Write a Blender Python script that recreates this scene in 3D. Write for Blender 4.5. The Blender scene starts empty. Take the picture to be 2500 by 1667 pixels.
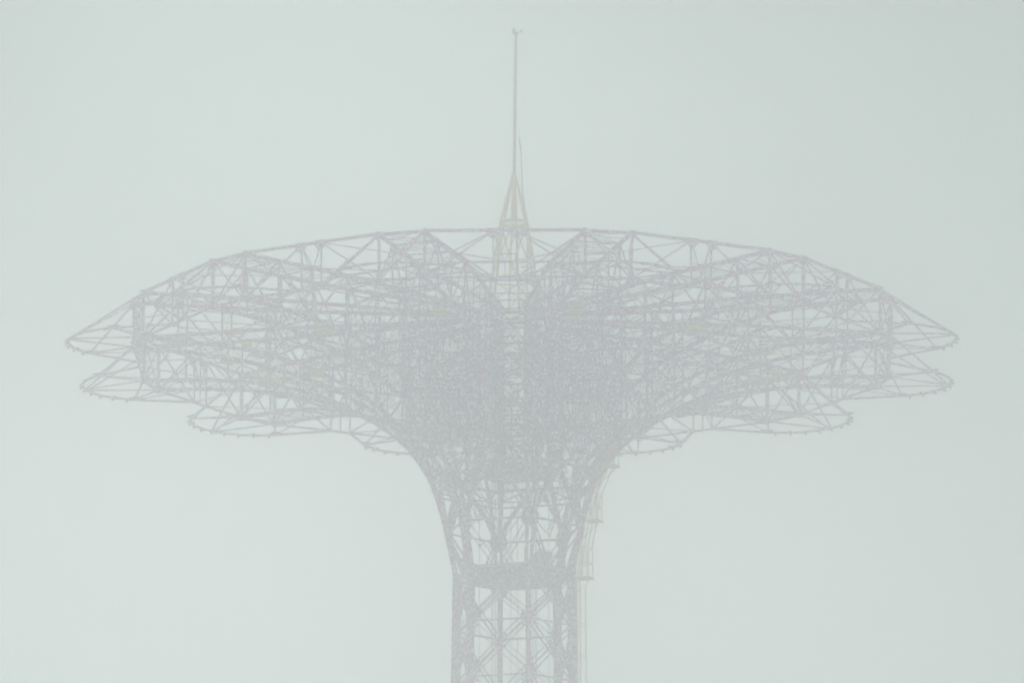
import bpy, math, random
from mathutils import Vector, Matrix

random.seed(7)
R = math.radians
scene = bpy.context.scene
COL = scene.collection

# ------------------------------------------------------------------ camera
CAM_D, CAM_Z = 301.0, 2.0
cam_data = bpy.data.cameras.new('camera')
cam_data.sensor_width = 36.0
cam_data.sensor_fit = 'HORIZONTAL'
cam_data.lens = 303.0
cam_data.clip_start = 0.5
cam_data.clip_end = 5000.0
cam = bpy.data.objects.new('camera', cam_data)
COL.objects.link(cam)
cam.location = (0.0, -CAM_D, CAM_Z)
cam.rotation_euler = (R(90 + 12.74), 0.0, R(0.0145))
scene.camera = cam

# ------------------------------------------------------------------ world and sun
BANK_W = 18.87
OVERCAST, CLOUD = 0.94, (65.0, 75.5, 75.0)
SUN_EL, SUN_AZ = R(10.4), R(-0.9)          # azimuth from +Y, clockwise positive
w = bpy.data.worlds.new('World')
scene.world = w
w.use_nodes = True
nt = w.node_tree
nt.nodes.clear()
out = nt.nodes.new('ShaderNodeOutputWorld')
bg = nt.nodes.new('ShaderNodeBackground')
sky = nt.nodes.new('ShaderNodeTexSky')
sky.sky_type = 'NISHITA'
sky.sun_disc = False
sky.sun_elevation = SUN_EL
sky.sun_rotation = SUN_AZ
sky.air_density = 1.0
sky.dust_density = 6.0
sky.ozone_density = 2.0
hsv = nt.nodes.new('ShaderNodeHueSaturation')
hsv.inputs['Saturation'].default_value = 0.25
nt.links.new(sky.outputs[0], hsv.inputs['Color'])
mix = nt.nodes.new('ShaderNodeMix')          # a closed cloud deck over the clear-sky gradient
mix.data_type = 'RGBA'
mix.inputs[0].default_value = OVERCAST
nt.links.new(hsv.outputs[0], mix.inputs[6])
# overcast luminance: the cloud deck is three times brighter at the zenith than at the horizon
geo = nt.nodes.new('ShaderNodeTexCoord')
sep = nt.nodes.new('ShaderNodeSeparateXYZ')
nt.links.new(geo.outputs['Generated'], sep.inputs[0])
mr = nt.nodes.new('ShaderNodeMapRange')
mr.inputs['From Min'].default_value = 0.0
mr.inputs['From Max'].default_value = 1.0
mr.inputs['To Min'].default_value = 1.0 / 3.0
mr.inputs['To Max'].default_value = 1.0
nt.links.new(sep.outputs['Z'], mr.inputs['Value'])
deck = nt.nodes.new('ShaderNodeMix')
deck.data_type = 'RGBA'
deck.blend_type = 'MULTIPLY'
deck.inputs[0].default_value = 1.0
deck.inputs[6].default_value = (*CLOUD, 1)
# thicker and thinner banks all over the deck
bank = nt.nodes.new('ShaderNodeTexNoise')
bank.noise_dimensions = '4D'
bank.inputs['Scale'].default_value = 7.0
bank.inputs['Detail'].default_value = 1.0
bank.inputs['W'].default_value = BANK_W
nt.links.new(geo.outputs['Generated'], bank.inputs['Vector'])
bm = nt.nodes.new('ShaderNodeMapRange')
bm.inputs['From Min'].default_value = 0.25
bm.inputs['From Max'].default_value = 0.75
bm.inputs['To Min'].default_value = 0.15
bm.inputs['To Max'].default_value = 1.85
nt.links.new(bank.outputs['Fac'], bm.inputs['Value'])
ml = nt.nodes.new('ShaderNodeMath')
ml.operation = 'MULTIPLY'
nt.links.new(mr.outputs[0], ml.inputs[0])
nt.links.new(bm.outputs[0], ml.inputs[1])
nt.links.new(ml.outputs[0], deck.inputs[7])
nt.links.new(deck.outputs[2], mix.inputs[7])
nt.links.new(mix.outputs[2], bg.inputs['Color'])
bg.inputs['Strength'].default_value = 0.10
nt.links.new(bg.outputs[0], out.inputs['Surface'])

sun_data = bpy.data.lights.new('sun', 'SUN')
sun_data.energy = 0.5
sun_data.angle = R(10.0)
sun_data.color = (1.0, 1.0, 0.90)
sun = bpy.data.objects.new('sun', sun_data)
COL.objects.link(sun)
sd = Vector((math.sin(SUN_AZ) * math.cos(SUN_EL), math.cos(SUN_AZ) * math.cos(SUN_EL), math.sin(SUN_EL)))
sun.rotation_euler = sd.to_track_quat('Z', 'Y').to_euler()

vs = scene.view_settings
vs.view_transform = 'Standard'
vs.look = 'None'
vs.gamma = 1.0
vs.exposure = -2.97
vs.use_curve_mapping = False
scene.render.film_transparent = False
cy = scene.cycles
cy.volume_bounces = 12
cy.max_bounces = 16
cy.filter_width = 1.7


# ------------------------------------------------------------------ materials
def material(name, col, col2=None, rough=0.7, scale=3.0, bump=0.0, snow=False):
    m = bpy.data.materials.new(name)
    m.use_nodes = True
    t = m.node_tree
    b = t.nodes['Principled BSDF']
    b.inputs['Roughness'].default_value = rough
    if col2 is None:
        b.inputs['Base Color'].default_value = (*col, 1)
        return m
    tc = t.nodes.new('ShaderNodeTexCoord')
    no = t.nodes.new('ShaderNodeTexNoise')
    no.inputs['Scale'].default_value = scale
    no.inputs['Detail'].default_value = 6.0
    ra = t.nodes.new('ShaderNodeValToRGB')
    ra.color_ramp.elements[0].position = 0.38
    ra.color_ramp.elements[0].color = (*col, 1)
    ra.color_ramp.elements[1].position = 0.66
    ra.color_ramp.elements[1].color = (*col2, 1)
    t.links.new(tc.outputs['Object'], no.inputs['Vector'])
    t.links.new(no.outputs['Fac'], ra.inputs['Fac'])
    t.links.new(ra.outputs['Color'], b.inputs['Base Color'])
    if snow:                                   # wet snow and rime clinging to the members in small patches
        s1 = t.nodes.new('ShaderNodeTexNoise')
        s1.inputs['Scale'].default_value = 8.5
        s1.inputs['Detail'].default_value = 3.0
        s1.inputs['Roughness'].default_value = 0.6
        t.links.new(tc.outputs['Object'], s1.inputs['Vector'])
        s2 = t.nodes.new('ShaderNodeValToRGB')
        s2.color_ramp.elements[0].position = 0.48
        s2.color_ramp.elements[0].color = (0, 0, 0, 1)
        s2.color_ramp.elements[1].position = 0.60
        s2.color_ramp.elements[1].color = (1, 1, 1, 1)
        t.links.new(s1.outputs['Fac'], s2.inputs['Fac'])
        mx = t.nodes.new('ShaderNodeMix')
        mx.data_type = 'RGBA'
        t.links.new(s2.outputs['Color'], mx.inputs[0])
        t.links.new(ra.outputs['Color'], mx.inputs[6])
        mx.inputs[7].default_value = (0.82, 0.80, 0.92, 1)
        t.links.new(mx.outputs[2], b.inputs['Base Color'])
    if bump:
        bp = t.nodes.new('ShaderNodeBump')
        bp.inputs['Strength'].default_value = bump
        t.links.new(no.outputs['Fac'], bp.inputs['Height'])
        t.links.new(bp.outputs['Normal'], b.inputs['Normal'])
    return m


M_STEEL = material('red_painted_steel', (0.56, 0.10, 0.40), (0.64, 0.14, 0.48), 0.6, 1.5, snow=True)
M_STEEL2 = material('weathered_painted_steel', (0.44, 0.11, 0.38), (0.52, 0.15, 0.44), 0.7, 2.0, snow=True)
M_BEIGE = material('beige_painted_steel', (0.84, 0.53, 0.30), (0.88, 0.62, 0.40), 0.6, 2.0)
M_POLE = material('pale_red_pole_paint', (0.42, 0.26, 0.23), (0.48, 0.32, 0.28), 0.5, 1.0)
M_GREY = material('galvanised_grey_metal', (0.20, 0.23, 0.26), (0.28, 0.31, 0.34), 0.5, 4.0)
M_PANEL = material('pale_blue_sheet', (0.62, 0.76, 0.80), (0.70, 0.82, 0.86), 0.6, 2.0)
M_GROUND = material('snowy_sand', (0.45, 0.43, 0.40), (0.75, 0.77, 0.80), 0.95, 0.08, 0.3)


# ------------------------------------------------------------------ mesh helpers
class MB:
    """collects bars, boxes and plates, then links them as ONE mesh object"""
    def __init__(self, thick=1.0):
        self.v, self.f = [], []
        self.k = thick

    def bar(self, p, q, wd, ht=None, up=None):
        ht = wd if ht is None else ht
        wd, ht = wd * self.k, ht * self.k
        p, q = Vector(p), Vector(q)
        d = (q - p)
        if d.length < 1e-6:
            return self
        d.normalize()
        u = Vector(up) if up is not None else Vector((0, 0, 1))
        if abs(d.dot(u)) > 0.97:
            u = Vector((1, 0, 0)) if up is None else Vector((0, 1, 0))
        s = d.cross(u).normalized()
        t = s.cross(d).normalized()
        b = len(self.v)
        for c in (p, q):
            for a, e in ((-1, -1), (1, -1), (1, 1), (-1, 1)):
                self.v.append(tuple(c + s * (a * wd / 2) + t * (e * ht / 2)))
        self.f += [(b, b + 3, b + 2, b + 1), (b + 4, b + 5, b + 6, b + 7)]
        for i in range(4):
            j = (i + 1) % 4
            self.f.append((b + i, b + j, b + 4 + j, b + 4 + i))
        return self

    def path(self, pts, wd, ht=None, side=(0, 1, 0)):
        """one continuous rectangular bar along a polyline lying in a plane with normal side"""
        ht = wd if ht is None else ht
        pts = [Vector(p) for p in pts]
        s = Vector(side).normalized()
        b = len(self.v)
        n = len(pts)
        for i, p in enumerate(pts):
            d = (pts[min(i + 1, n - 1)] - pts[max(i - 1, 0)]).normalized()
            t = s.cross(d).normalized()
            ss = d.cross(t).normalized()
            for a, e in ((-1, -1), (1, -1), (1, 1), (-1, 1)):
                self.v.append(tuple(p + ss * (a * wd / 2) + t * (e * ht / 2)))
        self.f.append((b, b + 1, b + 2, b + 3))
        e = b + 4 * (n - 1)
        self.f.append((e + 3, e + 2, e + 1, e))
        for k in range(n - 1):
            for i in range(4):
                j = (i + 1) % 4
                self.f.append((b + 4 * k + i, b + 4 * (k + 1) + i, b + 4 * (k + 1) + j, b + 4 * k + j))
        return self

    def tube(self, p, q, r0, r1=None, n=8):
        r1 = r0 if r1 is None else r1
        p, q = Vector(p), Vector(q)
        d = (q - p).normalized()
        u = Vector((0, 0, 1)) if abs(d.z) < 0.95 else Vector((1, 0, 0))
        s = d.cross(u).normalized()
        t = s.cross(d)
        b = len(self.v)
        for c, r in ((p, r0), (q, r1)):
            for k in range(n):
                a = 2 * math.pi * k / n
                self.v.append(tuple(c + s * (r * math.cos(a)) + t * (r * math.sin(a))))
        for k in range(n):
            j = (k + 1) % n
            self.f.append((b + k, b + j, b + n + j, b + n + k))
        self.f.append(tuple(b + n - 1 - k for k in range(n)))
        self.f.append(tuple(b + n + k for k in range(n)))
        return self

    def poly_plate(self, pts, thick, normal):
        """a flat plate: polygon pts extruded along normal"""
        nrm = Vector(normal).normalized() * (thick / 2)
        b = len(self.v)
        n = len(pts)
        for sgn in (-1, 1):
            for p in pts:
                self.v.append(tuple(Vector(p) + nrm * sgn))
        self.f.append(tuple(b + n - 1 - k for k in range(n)))
        self.f.append(tuple(b + n + k for k in range(n)))
        for k in range(n):
            j = (k + 1) % n
            self.f.append((b + k, b + j, b + n + j, b + n + k))
        return self

    def mesh(self, name, mat):
        me = bpy.data.meshes.new(name)
        me.from_pydata(self.v, [], self.f)
        me.materials.append(mat)
        me.update()
        return me

    def build(self, name, mat, parent=None):
        o = bpy.data.objects.new(name, self.mesh(name, mat))
        COL.objects.link(o)
        o.parent = parent
        return o


def bar(p, q, wd, ht=None, up=None):
    return MB(0.86).bar(p, q, wd, ht, up)


def empty(name, parent=None, loc=(0, 0, 0), rz=0.0):
    o = bpy.data.objects.new(name, None)
    o.empty_display_size = 0.3
    COL.objects.link(o)
    o.parent = parent
    o.location = loc
    o.rotation_euler = (0, 0, rz)
    return o


def tag(o, label=None, cat=None, group=None, kind=None):
    if label:
        o['label'] = label
    if cat:
        o['category'] = cat
    if group:
        o['group'] = group
    if kind:
        o['kind'] = kind
    return o


# ------------------------------------------------------------------ the setting
g = MB()
NG = 40
for i in range(NG + 1):
    for j in range(NG + 1):
        x, y = -420 + 840 * i / NG, -325 + 745 * j / NG
        near = math.hypot(x, y) < 30 or math.hypot(x, y + CAM_D) < 20
        g.v.append((x, y, 0.0 if near else 0.25 * math.sin(x * .05) * math.cos(y * .043)))
for i in range(NG):
    for j in range(NG):
        a = i * (NG + 1) + j
        g.f.append((a, a + NG + 1, a + NG + 2, a + 1))
tag(g.build('ground', M_GROUND), kind='structure')

# ------------------------------------------------------------------ the tower
Z0 = CAM_Z + CAM_D * math.tan(R(12.6))      # height of the plane of the petal rims
RE = 13.7                                   # radius of the arm ends
HT = 1.62                                   # depth of the arm trusses at their ends
HW = 0.82                                   # half width of an arm
ROT = 13.65                                 # leg angle in degrees, right of the line to the camera


def ang(a):
    """z rotation that turns local +X (radial) to the direction a degrees right of the camera"""
    return R(-90 + a)


tower = empty('lattice_tower', None, (0, 0, 0))
tag(tower, 'tall red steel lattice tower flaring into a twelve-petalled crown in fog', 'tower')

# profile of the lower chords: radius, height over the rim plane
PROFILE = [(13.7, 0.0), (11.9, -0.06), (10.1, -0.22), (8.9, -0.42), (7.8, -0.70), (6.9, -1.02), (6.2, -1.32), (5.2, -1.90),
           (4.5, -2.40), (3.9, -2.95), (3.45, -3.50), (3.1, -4.10), (2.8, -4.90), (2.58, -5.70), (2.38, -6.60), (2.2, -7.50), (2.12, -8.0)]


def z_low(u):
    for (a, za), (b, zb) in zip(PROFILE, PROFILE[1:]):
        if b <= u <= a:
            return zb + (za - zb) * (u - b) / (a - b)
    return 0.0 if u > 13 else -8.0


def half_w(u):
    t = min(1.0, max(0.0, (u - 2.0) / 6.5))
    return 0.07 + (HW - 0.07) * t


def leg_r(z):
    return 2.12 if z > -8 else 2.12 + 0.016 * (-8 - z)


def P(u, v, z):
    return Vector((u, v, Z0 + z))


PU = [13.7, 12.1, 10.5, 8.9, 7.4, 6.1, 5.0, 4.05, 3.25, 2.6]
CORE = 1.75


def arm_parts(is_leg):
    """(name, mesh, kind) list of one arm in local coordinates, +X radial"""
    L = []

    def add(name, mb, mat=M_STEEL, kind=None):
        L.append((name, mb.mesh(name, mat), kind))

    stop = 2.12 if is_leg else 3.1
    prof = [p for p in PROFILE if p[0] >= stop]
    for s in (-1, 1):
        add('bottom_chord', MB().path([P(u, s * half_w(u), z) for u, z in prof], 0.115, 0.135))
        add('top_chord', MB().path([P(u, s * half_w(u), HT) for u in (RE, 8.5, 5.0, CORE)], 0.11, 0.13))
        add('end_post', bar(P(RE, s * HW, -0.1), P(RE, s * HW, HT + 0.1), 0.10, 0.14, (1, 0, 0)))
    # end frame
    add('end_brace', bar(P(RE, -HW, 0), P(RE, HW, HT), 0.065))
    add('end_brace', bar(P(RE, HW, 0), P(RE, -HW, HT), 0.065))
    add('end_tie', bar(P(RE, -HW, HT), P(RE, HW, HT), 0.11, 0.13))
    add('end_tie', bar(P(RE, -HW, 0), P(RE, HW, 0), 0.11, 0.13))
    # gussets at the end corners
    for s in (-1, 1):
        y = s * (HW + 0.07)
        for z, q in ((HT, -1), (0.0, 1)):
            add('gusset', MB().poly_plate([P(RE + 0.12, y, z + 0.10 * -q), P(RE + 0.12, y, z + 0.26 * q), P(RE - 0.2, y, z + 0.14 * q), P(RE - 0.4, y, z + 0.02 * q), P(RE - 0.4, y, z - 0.09 * q)], 0.03, (0, 1, 0)))
    # side webs
    inner = MB(0.50)
    n = len(PU)
    for s in (-1, 1):
        for i in range(n - 1):
            a, b = PU[i], PU[i + 1]
            pa, pb = P(a, s * half_w(a), z_low(a)), P(b, s * half_w(b), z_low(b))
            ta, tb = P(a, s * half_w(a), HT), P(b, s * half_w(b), HT)
            if i < 4:
                if i:
                    add('web_post', bar(pa, ta, 0.07, 0.085))
                add('web_brace', bar(pb, ta, 0.06, 0.075) if i % 2 else bar(pa, tb, 0.06, 0.075))
            else:
                if i < 8:
                    inner.bar(pa, ta, 0.085, 0.095)
                # deep inner part: two or three tiers
                k = 2
                for t in range(k):
                    f0, f1 = t / k, (t + 1) / k
                    inner.bar(pa.lerp(ta, f0), pb.lerp(tb, f1), 0.06, 0.07)
                    if (t + i) % 2:
                        inner.bar(pa.lerp(ta, f1), pb.lerp(tb, f0), 0.05, 0.06)
                    if t:
                        inner.bar(pa.lerp(ta, f0), pb.lerp(tb, f0), 0.07, 0.08)
        # from the last panel to the core shaft
        for k in range(6):
            z1 = HT - k * 1.5
            z2 = z1 - 1.5
            if z2 < (-6.2 if is_leg else -4.3):
                break
            inner.bar(P(CORE, s * 0.12, z1), P(2.6, s * half_w(2.6), z1), 0.06, 0.07)
            inner.bar(P(CORE, s * 0.12, z1 - (0 if k % 2 else 1.5)), P(2.6, s * half_w(2.6), z1 - (1.5 if k % 2 else 0)), 0.055, 0.06)
    # top and bottom laterals and cross struts
    for i in range(1, n - 1):
        a, b = PU[i - 1], PU[i]
        hb, ha = half_w(b), half_w(a)
        if i < 5:
            add('cross_strut', bar(P(b, -hb, HT), P(b, hb, HT), 0.065, 0.075))
            add('cross_strut', bar(P(b, -hb, z_low(b)), P(b, hb, z_low(b)), 0.065, 0.075))
        else:
            inner.bar(P(b, -hb, HT), P(b, hb, HT), 0.06, 0.07)
            inner.bar(P(b, -hb, z_low(b)), P(b, hb, z_low(b)), 0.065, 0.075)
        s = 1 if i % 2 else -1
        m = (a + b) / 2
        hm = half_w(m)
        for zf in ((lambda q: HT), z_low):
            if i > 4:
                inner.bar(P(a, ha, zf(a)), P(b, -hb, zf(b)), 0.045)
                continue
            inner.bar(P(a, ha, zf(a)), P(m, -hm, zf(m)), 0.06)
            inner.bar(P(m, -hm, zf(m)), P(b, hb, zf(b)), 0.06)
            if i in (1, 2):
                inner.bar(P(a, -ha, zf(a)), P(b, hb, zf(b)), 0.06)
            inner.bar(P(m, -hm, zf(m)), P(m, hm, zf(m)), 0.05)
        if i in (2, 4, 6):
            inner.bar(P(b, -hb, z_low(b)), P(b, hb, HT), 0.045)
            inner.bar(P(b, hb, z_low(b)), P(b, -hb, HT), 0.045)
    L.append(('lattice_bracing', inner.mesh('lattice_bracing', M_STEEL2), 'stuff'))
    # petal: rim arc, spokes, stays
    RR, VA = 2.48, 57.0

    def ring(a):
        return P(RE + RR * math.cos(R(a)), RR * math.sin(R(a)), 0.0)
    na = 4
    for k in range(na):
        a0, a1 = -VA + 2 * VA * k / na, -VA + 2 * VA * (k + 1) / na
        add('petal_rim', MB().path([ring(a0 + (a1 - a0) * t / 4) for t in range(5)], 0.075, 0.09, (0, 0, 1)))
    for a, s in ((-VA, -1), (-2, -1), (2, 1), (VA, 1)):
        add('spoke', bar(P(RE, s * HW, 0.02), ring(a), 0.06, 0.07))
        add('stay', bar(P(RE, s * HW, HT), ring(a), 0.075, 0.075))
    for s in (-1, 1):
        add('rim_gusset', MB().poly_plate([ring(s * VA) + Vector((dx, dy, 0.07)) for dx, dy in ((-0.28, -0.12), (0.1, -0.2), (0.18, 0.1), (-0.1, 0.26), (-0.3, 0.15))], 0.02, (0, 0, 1)))
    lights = MB()
    for k in range(9):
        a = -VA + 6 + (2 * VA - 12) * k / 8
        c = ring(a)
        d = Vector((math.cos(R(a)), math.sin(R(a)), 0))
        lights.bar(c + d * 0.04 + Vector((0, 0, -0.03)), c + d * 0.13 + Vector((0, 0, -0.07)), 0.09, 0.09)
        if k % 3 == 1:
            lights.bar(c - d * 0.05, c - d * 0.12 + Vector((0, 0, 0.05)), 0.08, 0.07)
    L.append(('light_string', lights.mesh('light_string', M_GREY), 'stuff'))
    # beige hoist box hanging between the lower chords
    hb = MB().bar(P(8.75, 0, z_low(9.1) + 0.18), P(9.6, 0, z_low(9.4) + 0.18), 0.32, 0.26)
    hb.tube(P(9.6, 0, 0.1), P(9.95, 0, 0.1), 0.16, 0.12, 10)
    add('hoist_box', hb, M_BEIGE)
    return L


types = {True: arm_parts(True), False: arm_parts(False)}
for i in range(12):
    leg_arm = i % 2 == 0
    e = empty('arm', tower, (0, 0, 0), ang(ROT + 30 * i))
    for name, me, kind in types[leg_arm]:
        o = bpy.data.objects.new(name, me)
        COL.objects.link(o)
        o.parent = e
        if kind:
            o['kind'] = kind

# ---- trusses between neighbouring arms (local +X runs to the valley)
SA = RE * math.sin(R(15)) - HW * math.cos(R(15))
RB = RE * math.cos(R(15)) + HW * math.sin(R(15))
VV = 0.40


def hoop_pt(u, s, z):
    """corner of the arm at radius u on side s (-1: arm to the right of the valley), in valley coordinates"""
    a = R(15) * s
    hw = half_w(u)
    x = u * math.cos(a) + hw * math.sin(a) * s
    y = u * math.sin(a) - hw * math.cos(a) * s
    return P(x, y, z)


def valley_parts():
    L = []

    def add(name, mb, mat=M_STEEL):
        L.append((name, mb.mesh(name, mat), None))
    T = lambda s, z: P(RB, s, z)
    add('top_chord', bar(T(-SA, HT + 0.02), T(SA, HT + 0.02), 0.11, 0.12))
    add('bottom_chord', bar(T(-SA, 0), T(SA, 0), 0.085, 0.095))
    fx = RE + 2.48 * math.cos(R(57))
    fy = 2.48 * math.sin(R(57))
    for s in (-1, 1):
        add('valley_post', bar(T(s * VV, -0.05), T(s * VV, HT + 0.05), 0.065, 0.08))
        add('brace', bar(T(s * SA, HT), T(s * VV, 0), 0.07, 0.075))
        add('brace', bar(T(s * VV, HT), T(s * SA, 0), 0.06, 0.07))
        add('brace', bar(T(s * VV, HT), T(0, 0.5), 0.05))
        add('gusset', MB().poly_plate([T(s * VV + dx, HT + dz) + Vector((0.08, 0, 0)) for dx, dz in ((-.2, .09), (.2, .09), (.24, -.1), (.08, -.28), (-.08, -.28), (-.24, -.1))], 0.025, (1, 0, 0)))
        # tangent from the petal rim of this arm to the valley
        a = R(15) * s
        rim = Vector((fx * math.cos(a) + fy * math.sin(a) * s, fx * math.sin(a) - fy * math.cos(a) * s, Z0))
        add('petal_rim', bar(rim, T(s * VV, 0), 0.08, 0.095))
        # lateral ties back to the arm
        add('lateral_tie', bar(T(s * VV, HT), hoop_pt(10.5, s, HT), 0.05))
        add('lateral_tie', bar(T(s * VV, 0), hoop_pt(10.5, s, z_low(10.5)), 0.05))
        add('lateral_tie', bar(rim, hoop_pt(12.1, s, z_low(12.1)), 0.05))
    add('valley_stem', bar(T(0, 0), T(0, 0.52), 0.06))
    add('valley_tie', bar(T(-VV, HT / 2), T(VV, HT / 2), 0.05))
    # inner hoops
    for u in (8.9, 6.1):
        zl = z_low(u)
        a1, b1 = hoop_pt(u, -1, HT), hoop_pt(u, 1, HT)
        a0, b0 = hoop_pt(u, -1, zl), hoop_pt(u, 1, zl)
        add('hoop_chord', bar(a1, b1, 0.085, 0.095))
        add('hoop_chord', bar(a0, b0, 0.085, 0.095))
        add('hoop_brace', bar(a0, b1, 0.05))
        add('hoop_brace', bar(a1, b0, 0.05))
        if u > 8:
            mt, mb_ = (a1 + b1) / 2, (a0 + b0) / 2
            for s in (-1, 1):
                uu = 10.5
                add('lateral_tie', bar(mt, hoop_pt(uu, s, HT), 0.05))
                add('lateral_tie', bar(mb_, hoop_pt(uu, s, z_low(uu)), 0.05))
    for u in (4.05, 2.95):
        for f in (0.0, 0.5, 1.0):
            z = z_low(u) + (HT - z_low(u)) * f
            add('hoop_chord', bar(hoop_pt(u, -1, z), hoop_pt(u, 1, z), 0.055, 0.065))
    tg = MB(0.7)
    for u0, u1 in ((8.9, 6.1), (6.1, 4.05), (4.05, 2.95)):
        for z0, z1 in ((z_low(u0), z_low(u1)),):
            tg.bar(hoop_pt(u0, -1, z0), hoop_pt(u1, 1, z1), 0.045)
            tg.bar(hoop_pt(u0, 1, z0), hoop_pt(u1, -1, z1), 0.045)
    for u in (4.05, 2.95):
        zs = [z_low(u) + (HT - z_low(u)) * f for f in (0.0, 0.33, 0.67, 1.0)]
        for k, (z0, z1) in enumerate(zip(zs, zs[1:])):
            tg.bar(hoop_pt(u, -1, z0), hoop_pt(u, 1, z1), 0.045)
            if k != 1:
                tg.bar(hoop_pt(u, 1, z0), hoop_pt(u, -1, z1), 0.04)
    L.append(('lattice_bracing', tg.mesh('lattice_bracing', M_STEEL2), 'stuff'))
    return L


VP = valley_parts()
for i in range(12):
    e = empty('rim_truss', tower, (0, 0, 0), ang(ROT + 15 + 30 * i))
    for name, me, kind in VP:
        o = bpy.data.objects.new(name, me)
        COL.objects.link(o)
        o.parent = e
        if kind:
            o['kind'] = kind

# odd fittings: junction boxes and slack power cables, no two arms alike
for i in range(20):
    a = ang(ROT + 30 * random.randrange(12))
    u = random.uniform(5.5, 13.3)
    sgn = random.choice((-1, 1))
    up = random.random() < 0.5
    b = MB().bar((u, sgn * (half_w(u) + 0.1), Z0 + (HT if up else z_low(u)) + random.uniform(-0.15, 0.1)), (u + random.uniform(0.25, 0.5), sgn * (half_w(u) + 0.1), Z0 + (HT if up else z_low(u))), 0.16, 0.22)
    b.build('junction_box', random.choice((M_GREY, M_BEIGE, M_STEEL)), tower).rotation_euler = (0, 0, a)
for i in range(16):
    a = ang(ROT + 30 * random.randrange(12))
    s = random.choice((-1, 1))
    u0, u1 = random.uniform(9, 13.5), random.uniform(3, 7)
    sag = random.uniform(0.2, 0.7)
    pts = []
    for t in range(9):
        f = t / 8
        u = u0 + (u1 - u0) * f
        pts.append(P(u, s * (half_w(u) + 0.08), HT - 0.1 - (0.3 + (0 if i % 2 else 0.9)) * f - 4 * sag * f * (1 - f)))
    MB().path(pts, 0.035, 0.035).build('power_cable', M_GREY, tower).rotation_euler = (0, 0, a)

# ---- trunk: six legs
LV = [-8.0 - 2.0 * k for k in range(0, 4)]
ZB = -Z0                                    # ground
legm = MB()
legm.path([P(leg_r(z), 0, z) for z in (-7.6, -8.0, -14.0, -30.0, -50.0, ZB)], 0.14, 0.31)
corem = MB().path([P(2.40, 0, -6.1), P(2.05, 0, -5.0), P(CORE, 0, -4.0), P(CORE, 0, HT)], 0.12, 0.15)
platem = []
for z, sz in ((-6.1, 1.0), (-7.9, 0.8), (-9.68, 0.5), (-11.68, 0.5), (-13.68, 0.5)):
    u = 2.40 if z > -7 else leg_r(z) - 0.10
    m = MB()
    h, ww = 0.36 * sz, 0.33 * sz
    m.poly_plate([P(u, dy, z + dz) for dy, dz in ((-ww * .45, h), (ww * .45, h), (ww, h * .35), (ww, -h * .35), (ww * .45, -h), (-ww * .45, -h), (-ww, -h * .35), (-ww, h * .35))], 0.04, (1, 0, 0))
    platem.append(m.mesh('gusset', M_STEEL))
legme, coreme = legm.mesh('leg', M_STEEL), corem.mesh('shaft_column', M_STEEL)
footm = MB().bar((leg_r(ZB) - 0.05, 0, -0.2), (leg_r(ZB) - 0.05, 0, 0.7), 1.4, 1.4).mesh('footing', M_GREY)
for i in range(6):
    e = bpy.data.objects.new('leg', legme)
    COL.objects.link(e)
    e.parent = tower
    e.rotation_euler = (0, 0, ang(ROT + 60 * i))
    for me in [coreme, footm] + platem:
        o = bpy.data.objects.new(me.name.split('.')[0], me)
        COL.objects.link(o)
        o.parent = e


# faces between the legs (local +X to the middle of the face)
def F(rad, s, z):
    """leg s (-1/+1) or middle of face (0) at leg radius rad"""
    if s == 0:
        return P(rad * math.cos(R(30)), 0, z)
    return P(rad * math.cos(R(30)), s * rad * 0.5, z)


def double_bar(p, q, gap=0.19, wd=0.04, ht=0.07):
    """two parallel angles joined by batten plates: one laced member"""
    m = MB()
    d = (q - p).normalized()
    n = Vector((1, 0, 0))
    s = d.cross(n).normalized()
    for k in (-1, 1):
        m.bar(p + s * (k * gap / 2), q + s * (k * gap / 2), wd, ht, n)
    L = (q - p).length
    for f in (0.1, 0.5, 0.9):
        c = p + d * (L * f)
        m.bar(c - s * (gap / 2 + 0.02), c + s * (gap / 2 + 0.02), 0.08, 0.03, n)
    return m


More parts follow.
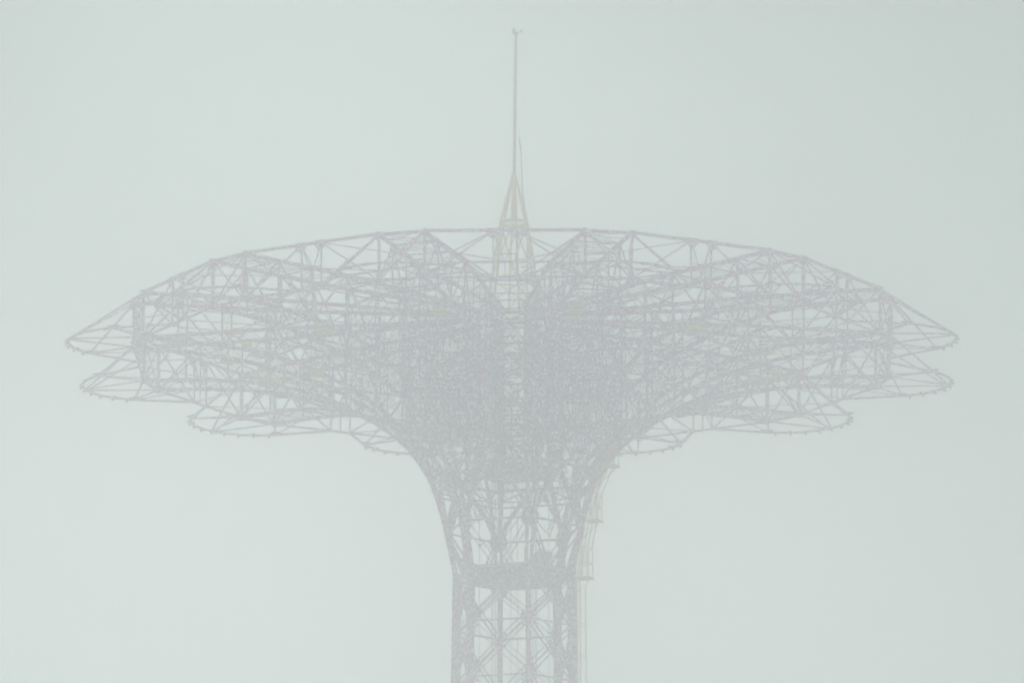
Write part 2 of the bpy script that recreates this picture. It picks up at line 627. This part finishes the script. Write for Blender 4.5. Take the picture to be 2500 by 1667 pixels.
def face_parts():
    L = []

    def add(name, mb, mat=M_STEEL, kind=None):
        L.append((name, mb.mesh(name, mat), kind))
    lev = [-7.85, -9.68, -11.68, -13.68]
    for z0, z1 in zip(lev, lev[1:]):
        add('brace', double_bar(F(leg_r(z0), -1, z0), F(leg_r(z1), 1, z1)))
        add('brace', double_bar(F(leg_r(z0) + .012, 1, z0), F(leg_r(z1) + .012, -1, z1)))
        add('horizontal_strut', bar(F(leg_r(z1), -1, z1), F(leg_r(z1), 1, z1), 0.07, 0.08))
        zm = (z0 + z1) / 2
        c = F(leg_r(zm), 0, zm) + Vector((0.05, 0, 0))
        add('gusset', MB().poly_plate([c + Vector((0, dy, dz)) for dy, dz in ((-.17, .09), (0, .22), (.17, .09), (.17, -.09), (0, -.22), (-.17, -.09))], 0.025, (1, 0, 0)))
    # ring girder at the neck
    r0 = leg_r(-8)
    add('ring_girder', MB().bar(F(r0, -1, -7.85), F(r0, 1, -7.85), 0.10, 0.13))
    add('toe_board', MB().bar(F(r0 - 0.12, -1, -7.7), F(r0 - 0.12, 1, -7.7), 0.03, 0.12), M_BEIGE)
    # struts from the leg knots: down to the ring girder, up to the arm between
    uk = 2.46
    for s in (-1, 1):
        add('brace', double_bar(F(uk, s, -6.1), F(r0, 0, -7.85)))
        add('fork_strut', MB().path([F(uk, s, -6.1), F(2.75, s * 0.62, -5.2), F(3.0, s * 0.30, -4.55), P(3.06, s * 0.2, -4.0)], 0.12, 0.14, (1, 0, 0)))
        add('knee_brace', bar(F(2.9, s, -4.6), P(3.06, s * 0.2, -4.0), 0.07, 0.08))
    add('horizontal_strut', bar(F(uk, -1, -6.1), F(uk, 1, -6.1), 0.08, 0.09))
    add('horizontal_strut', bar(F(2.9, -1, -4.75), F(2.9, 1, -4.75), 0.07, 0.08))
    # upper ring
    add('ring_girder', bar(F(3.05, -1, -4.1), F(3.05, 1, -4.1), 0.10, 0.11))
    # shaft bracing above the neck
    zs = [-6.1, -4.0, -2.1, -0.2, HT]
    for z0, z1 in zip(zs, zs[1:]):
        rr = CORE + 0.02
        add('shaft_brace', bar(F(rr, -1, z0), F(rr, 1, z1), 0.045, 0.05))
        add('shaft_brace', bar(F(rr, 1, z0), F(rr, -1, z1), 0.04, 0.045))
        add('horizontal_strut', bar(F(rr, -1, z1), F(rr, 1, z1), 0.055, 0.065))
    # bracing below the picture
    low = MB()
    z = lev[-1]
    while z - 2.4 > ZB:
        z1 = z - 2.4
        low.bar(F(leg_r(z), -1, z), F(leg_r(z1), 1, z1), 0.09)
        low.bar(F(leg_r(z), 1, z), F(leg_r(z1), -1, z1), 0.08)
        low.bar(F(leg_r(z1), -1, z1), F(leg_r(z1), 1, z1), 0.08)
        z = z1
    add('lattice_bracing', low, M_STEEL2, 'stuff')
    return L


FP = face_parts()
for i in range(6):
    e = empty('trunk_face', tower, (0, 0, 0), ang(ROT + 30 + 60 * i))
    for name, me, kind in FP:
        o = bpy.data.objects.new(name, me)
        COL.objects.link(o)
        o.parent = e
        if kind:
            o['kind'] = kind

# hoist cables inside the trunk
for k in range(12):
    a = R(360 * k / 12 + 22)
    rr = 1.25 if k % 2 else 0.85
    x, y = rr * math.cos(a), rr * math.sin(a)
    MB().tube((x, y, 0.2), (x, y, Z0 + 0.4), 0.016, 0.016, 6).build('hoist_cable', M_GREY, tower)
# guide cage inside the shaft
for k in range(6):
    a = ang(ROT + 60 * k + 19)
    x, y = 0.85 * math.cos(a), 0.85 * math.sin(a)
    bar((x, y, Z0 - 4.0), (x, y, Z0 + HT), 0.055).build('cage_post', M_STEEL2, tower)
cg = MB(0.85)
for j in range(5):
    z0, z1 = Z0 - 4.0 + j * 1.13, Z0 - 4.0 + (j + 1) * 1.13
    for k in range(6):
        a, b = ang(ROT + 60 * k + 19), ang(ROT + 60 * k + 79)
        pa, pb = Vector((math.cos(a), math.sin(a), 0)), Vector((math.cos(b), math.sin(b), 0))
        up0, up1 = Vector((0, 0, z0)), Vector((0, 0, z1))
        cg.bar(pa * 0.85 + up0, pb * 0.85 + up1, 0.06)
        cg.bar(pb * 0.85 + up0, pa * 0.85 + up1, 0.05)
        cg.bar(pa * 0.85 + up1, pb * 0.85 + up1, 0.08)
        cg.bar(pa * 0.85 + up1, pa * CORE + up1, 0.08)
        cg.bar(pa * 0.85 + up1, pb * CORE + up1, 0.06)
for k in range(70):                          # sway rods, hoist gear and struts crowded into the head of the shaft
    a = random.uniform(0, 2 * math.pi)
    r0 = random.uniform(0.2, 3.4)
    zlo = -3.8 if r0 < 2.4 else -2.2
    p = Vector((r0 * math.cos(a), r0 * math.sin(a), Z0 + random.uniform(zlo, 1.3)))
    d = Vector((random.uniform(-1, 1), random.uniform(-1, 1), random.uniform(-0.9, 0.9))).normalized() * random.uniform(0.7, 1.9)
    if abs(p.z + d.z - Z0 + 1) < 2.7:
        cg.bar(p, p + d, random.uniform(0.05, 0.10))
tag(cg.build('cage_lattice', M_STEEL2, tower), kind='stuff')
# hexagonal floors of the neck and of the shaft above it
for rad, z in ((1.7, -7.88), (CORE, -4.05)):
    pl = MB()
    pl.poly_plate([(rad * math.cos(ang(ROT + 60 * k)), rad * math.sin(ang(ROT + 60 * k)), Z0 + z) for k in range(6)], 0.06, (0, 0, 1))
    pl.build('floor_plate', M_STEEL2, tower)

# ------------------------------------------------------------------ mast
ms = empty('mast', None, (0, 0, Z0 + HT))
tag(ms, 'slender mast on a beige lattice spire rising from the tower crown', 'mast')


def px(dx, dz):                             # helper: offset from the axis, height above the rim plane, in the mast frame
    return Vector((dx, 0, dz - HT))


spire = [(1.10, 0.0), (0.86, 1.40), (0.52, 3.50), (0.07, 5.24)]
for k in range(6):
    a = R(20 + 60 * k)
    c, s = math.cos(a), math.sin(a)
    MB().path([(r * c, r * s, z) for r, z in spire], 0.075, 0.075, (-s, c, 0)).build('spire_leg', M_BEIGE, ms)
for k in range(6):
    a, b = R(20 + 60 * k), R(80 + 60 * k)
    zz = [0.05, 1.40, 3.3]
    rr = [1.09, 0.86, 0.54]
    for j in range(2):
        pa = (rr[j] * math.cos(a), rr[j] * math.sin(a), zz[j])
        qb = (rr[j + 1] * math.cos(b), rr[j + 1] * math.sin(b), zz[j + 1])
        pb = (rr[j] * math.cos(b), rr[j] * math.sin(b), zz[j])
        if k % 2 == j % 2 or j == 1:
            bar(pa, qb, 0.06).build('spire_brace', M_BEIGE, ms)
        bar(pa, pb, 0.05, 0.07).build('spire_ring', M_BEIGE, ms)
    pa = (.53 * math.cos(a), .53 * math.sin(a), 3.50)
    pb = (.53 * math.cos(b), .53 * math.sin(b), 3.50)
    bar(pa, pb, 0.04, 0.16).build('spire_band', M_BEIGE, ms)
MB().tube((0, 0, 3.7), (0, 0, 5.1), 0.14, 0.08, 10).build('spire_core', M_BEIGE, ms)
MB().tube((0, 0, 5.18), (0, 0, 5.32), 0.12, 0.10, 12).build('spire_cap', M_BEIGE, ms)
MB().tube((0, 0, 5.1), (0.065, 0, 10.48), 0.065, 0.055, 12).build('pole', M_POLE, ms)
for k in range(8):
    z = 5.8 + 0.6 * k
    x = 0.065 * (z - 5.2) / 5.3
    MB().tube((x, 0, z), (x, 0, z + 0.03), 0.085, 0.085, 12).build('pole_band', M_POLE, ms)
bc = empty('beacon', ms, (0.065, 0, 10.48))
MB().tube((0, 0, 0.0), (0, 0, 0.07), 0.11, 0.11, 10).build('base', M_GREY, bc)
MB().tube((-.07, 0, 0.07), (-.07, 0, 0.26), 0.09, 0.07, 10).build('lamp', M_GREY, bc)
MB().bar((0.0, 0, 0.1), (0.2, 0, 0.12), 0.04).build('bracket', M_GREY, bc)
MB().tube((0.19, 0, 0.07), (0.19, 0, 0.2), 0.05, 0.05, 8).build('sensor', M_GREY, bc)

# whip antenna clamped to the spire
an = empty('whip_antenna', None, (0.46, -0.1, Z0 + 5.0))
tag(an, 'thin grey whip antenna curving up beside the beige spire of the mast', 'antenna')
pts = [(0.0, 0, -3.2), (0.02, 0, -1.6), (0.0, 0, 0.0), (-0.06, 0, 0.5), (-0.15, 0, 1.2), (-0.19, 0, 2.2), (-0.23, 0, 2.95)]
MB().path(pts, 0.045, 0.045, (0, 1, 0)).build('rod', M_GREY, an)
MB().tube((-0.23, 0, 2.9), (-0.29, 0, 3.3), 0.045, 0.02, 8).build('tip', M_GREY, an)
for z in (-0.05, -1.5):
    bar((-0.2, 0.1, z), (0.04, 0.0, z), 0.05).build('clamp', M_GREY, an)

# ------------------------------------------------------------------ service ladder on the right-hand leg
lad = empty('service_ladder', None, (0, 0, Z0), ang(ROT + 60))
tag(lad, 'beige service ladder with guarded landings climbing the right edge of the tower trunk', 'ladder')
run = [(2.42, -16.0), (2.38, -8.15), (2.44, -7.7), (2.70, -5.85), (3.27, -4.1), (3.8, -3.2)]
for s in (-0.2, 0.2):
    MB().path([(u, s, z) for u, z in run], 0.036, 0.036).build('rail', M_BEIGE, lad)
z = -15.8
rung = MB().bar((0, -0.2, 0), (0, 0.2, 0), 0.03).mesh('rung', M_BEIGE)
while z < -3.3:
    for (u0, z0), (u1, z1) in zip(run, run[1:]):
        if z0 <= z <= z1:
            u = u0 + (u1 - u0) * (z - z0) / (z1 - z0)
            o = bpy.data.objects.new('rung', rung)
            COL.objects.link(o)
            o.parent = lad
            o.location = (u, 0, z)
    z += 0.32
for s in (-0.24, 0.24):                     # handrails slanting from landing to landing
    MB().path([(2.80, s, -6.95), (2.92, s, -6.3), (3.14, s, -5.0), (3.60, s, -4.0), (3.76, s, -3.2)], 0.03, 0.03).build('handrail', M_BEIGE, lad)
# cage hoop clips and outer strap along the straight run
MB().path([(2.68, 0.0, -16.0), (2.64, 0.0, -8.3)], 0.03, 0.03).build('cage_strap', M_BEIGE, lad)
for k in range(6):
    z = -15.4 + 1.15 * k
    MB().path([(2.32, -0.3, z), (2.53, -0.32, z), (2.67, 0.0, z), (2.53, 0.32, z), (2.32, 0.3, z)], 0.03, 0.035, (0, 0, 1)).build('cage_hoop', M_BEIGE, lad)
for (uc, zc, hh) in ((2.49, -8.0, 1.05), (2.83, -5.95, 0.95), (3.45, -4.0, 0.85)):
    ld = empty('landing', lad, (uc, 0, zc))
    MB().bar((-0.15, 0, 0), (0.42, 0, 0), 0.62, 0.04).build('floor', M_BEIGE, ld)
    for x in (-0.12, 0.12, 0.34):
        for y in (-0.29, 0.29):
            bar((x, y, 0), (x, y, hh), 0.032).build('guard_post', M_BEIGE, ld)
    for zz in (hh, hh * 0.5):
        MB().path([(-0.12, -0.29, zz), (0.34, -0.29, zz), (0.34, 0.29, zz), (-0.12, 0.29, zz)], 0.032, 0.032, (0, 0, 1)).build('guard_rail', M_BEIGE, ld)
    bar((0.36, 0, -0.05), (-0.22, 0, -0.55), 0.04).build('bracket', M_BEIGE, ld)

# pale panel hung inside the neck
pnl = MB()
pnl.bar((0.48, 0.62, Z0 - 7.88), (1.38, -0.05, Z0 - 7.88), 0.05, 0.12)
pnl.poly_plate([(0.5, 0.6, Z0 - 7.85), (1.36, -0.04, Z0 - 7.85), (1.36, -0.04, Z0 - 6.95), (0.95, 0.27, Z0 - 6.7), (0.5, 0.6, Z0 - 7.05)], 0.03, (0.6, 0.8, 0))
pn = pnl.build('sheet_panel', M_PANEL)
tag(pn, 'pale blue sheet panel inside the neck of the tower above the ring girder', 'panel')

# ------------------------------------------------------------------ fog
hz = MB()
x0, x1, y0, y1, z0, z1 = -440, 440, -345, 440, -1.5, 89.5
hz.v = [(x0, y0, z0), (x1, y0, z0), (x1, y1, z0), (x0, y1, z0), (x0, y0, z1), (x1, y0, z1), (x1, y1, z1), (x0, y1, z1)]
hz.f = [(0, 3, 2, 1), (4, 5, 6, 7), (0, 1, 5, 4), (1, 2, 6, 5), (2, 3, 7, 6), (3, 0, 4, 7)]
mh = bpy.data.materials.new('fog_air')
mh.use_nodes = True
t = mh.node_tree
t.nodes.clear()
mo = t.nodes.new('ShaderNodeOutputMaterial')
pv = t.nodes.new('ShaderNodeVolumePrincipled')
pv.inputs['Color'].default_value = (0.985, 0.99, 0.988, 1)
pv.inputs['Density'].default_value = 0.0052
pv.inputs['Anisotropy'].default_value = 0.915
t.links.new(pv.outputs[0], mo.inputs['Volume'])
hzo = hz.build('haze', mh)
hzo['kind'] = 'stuff'
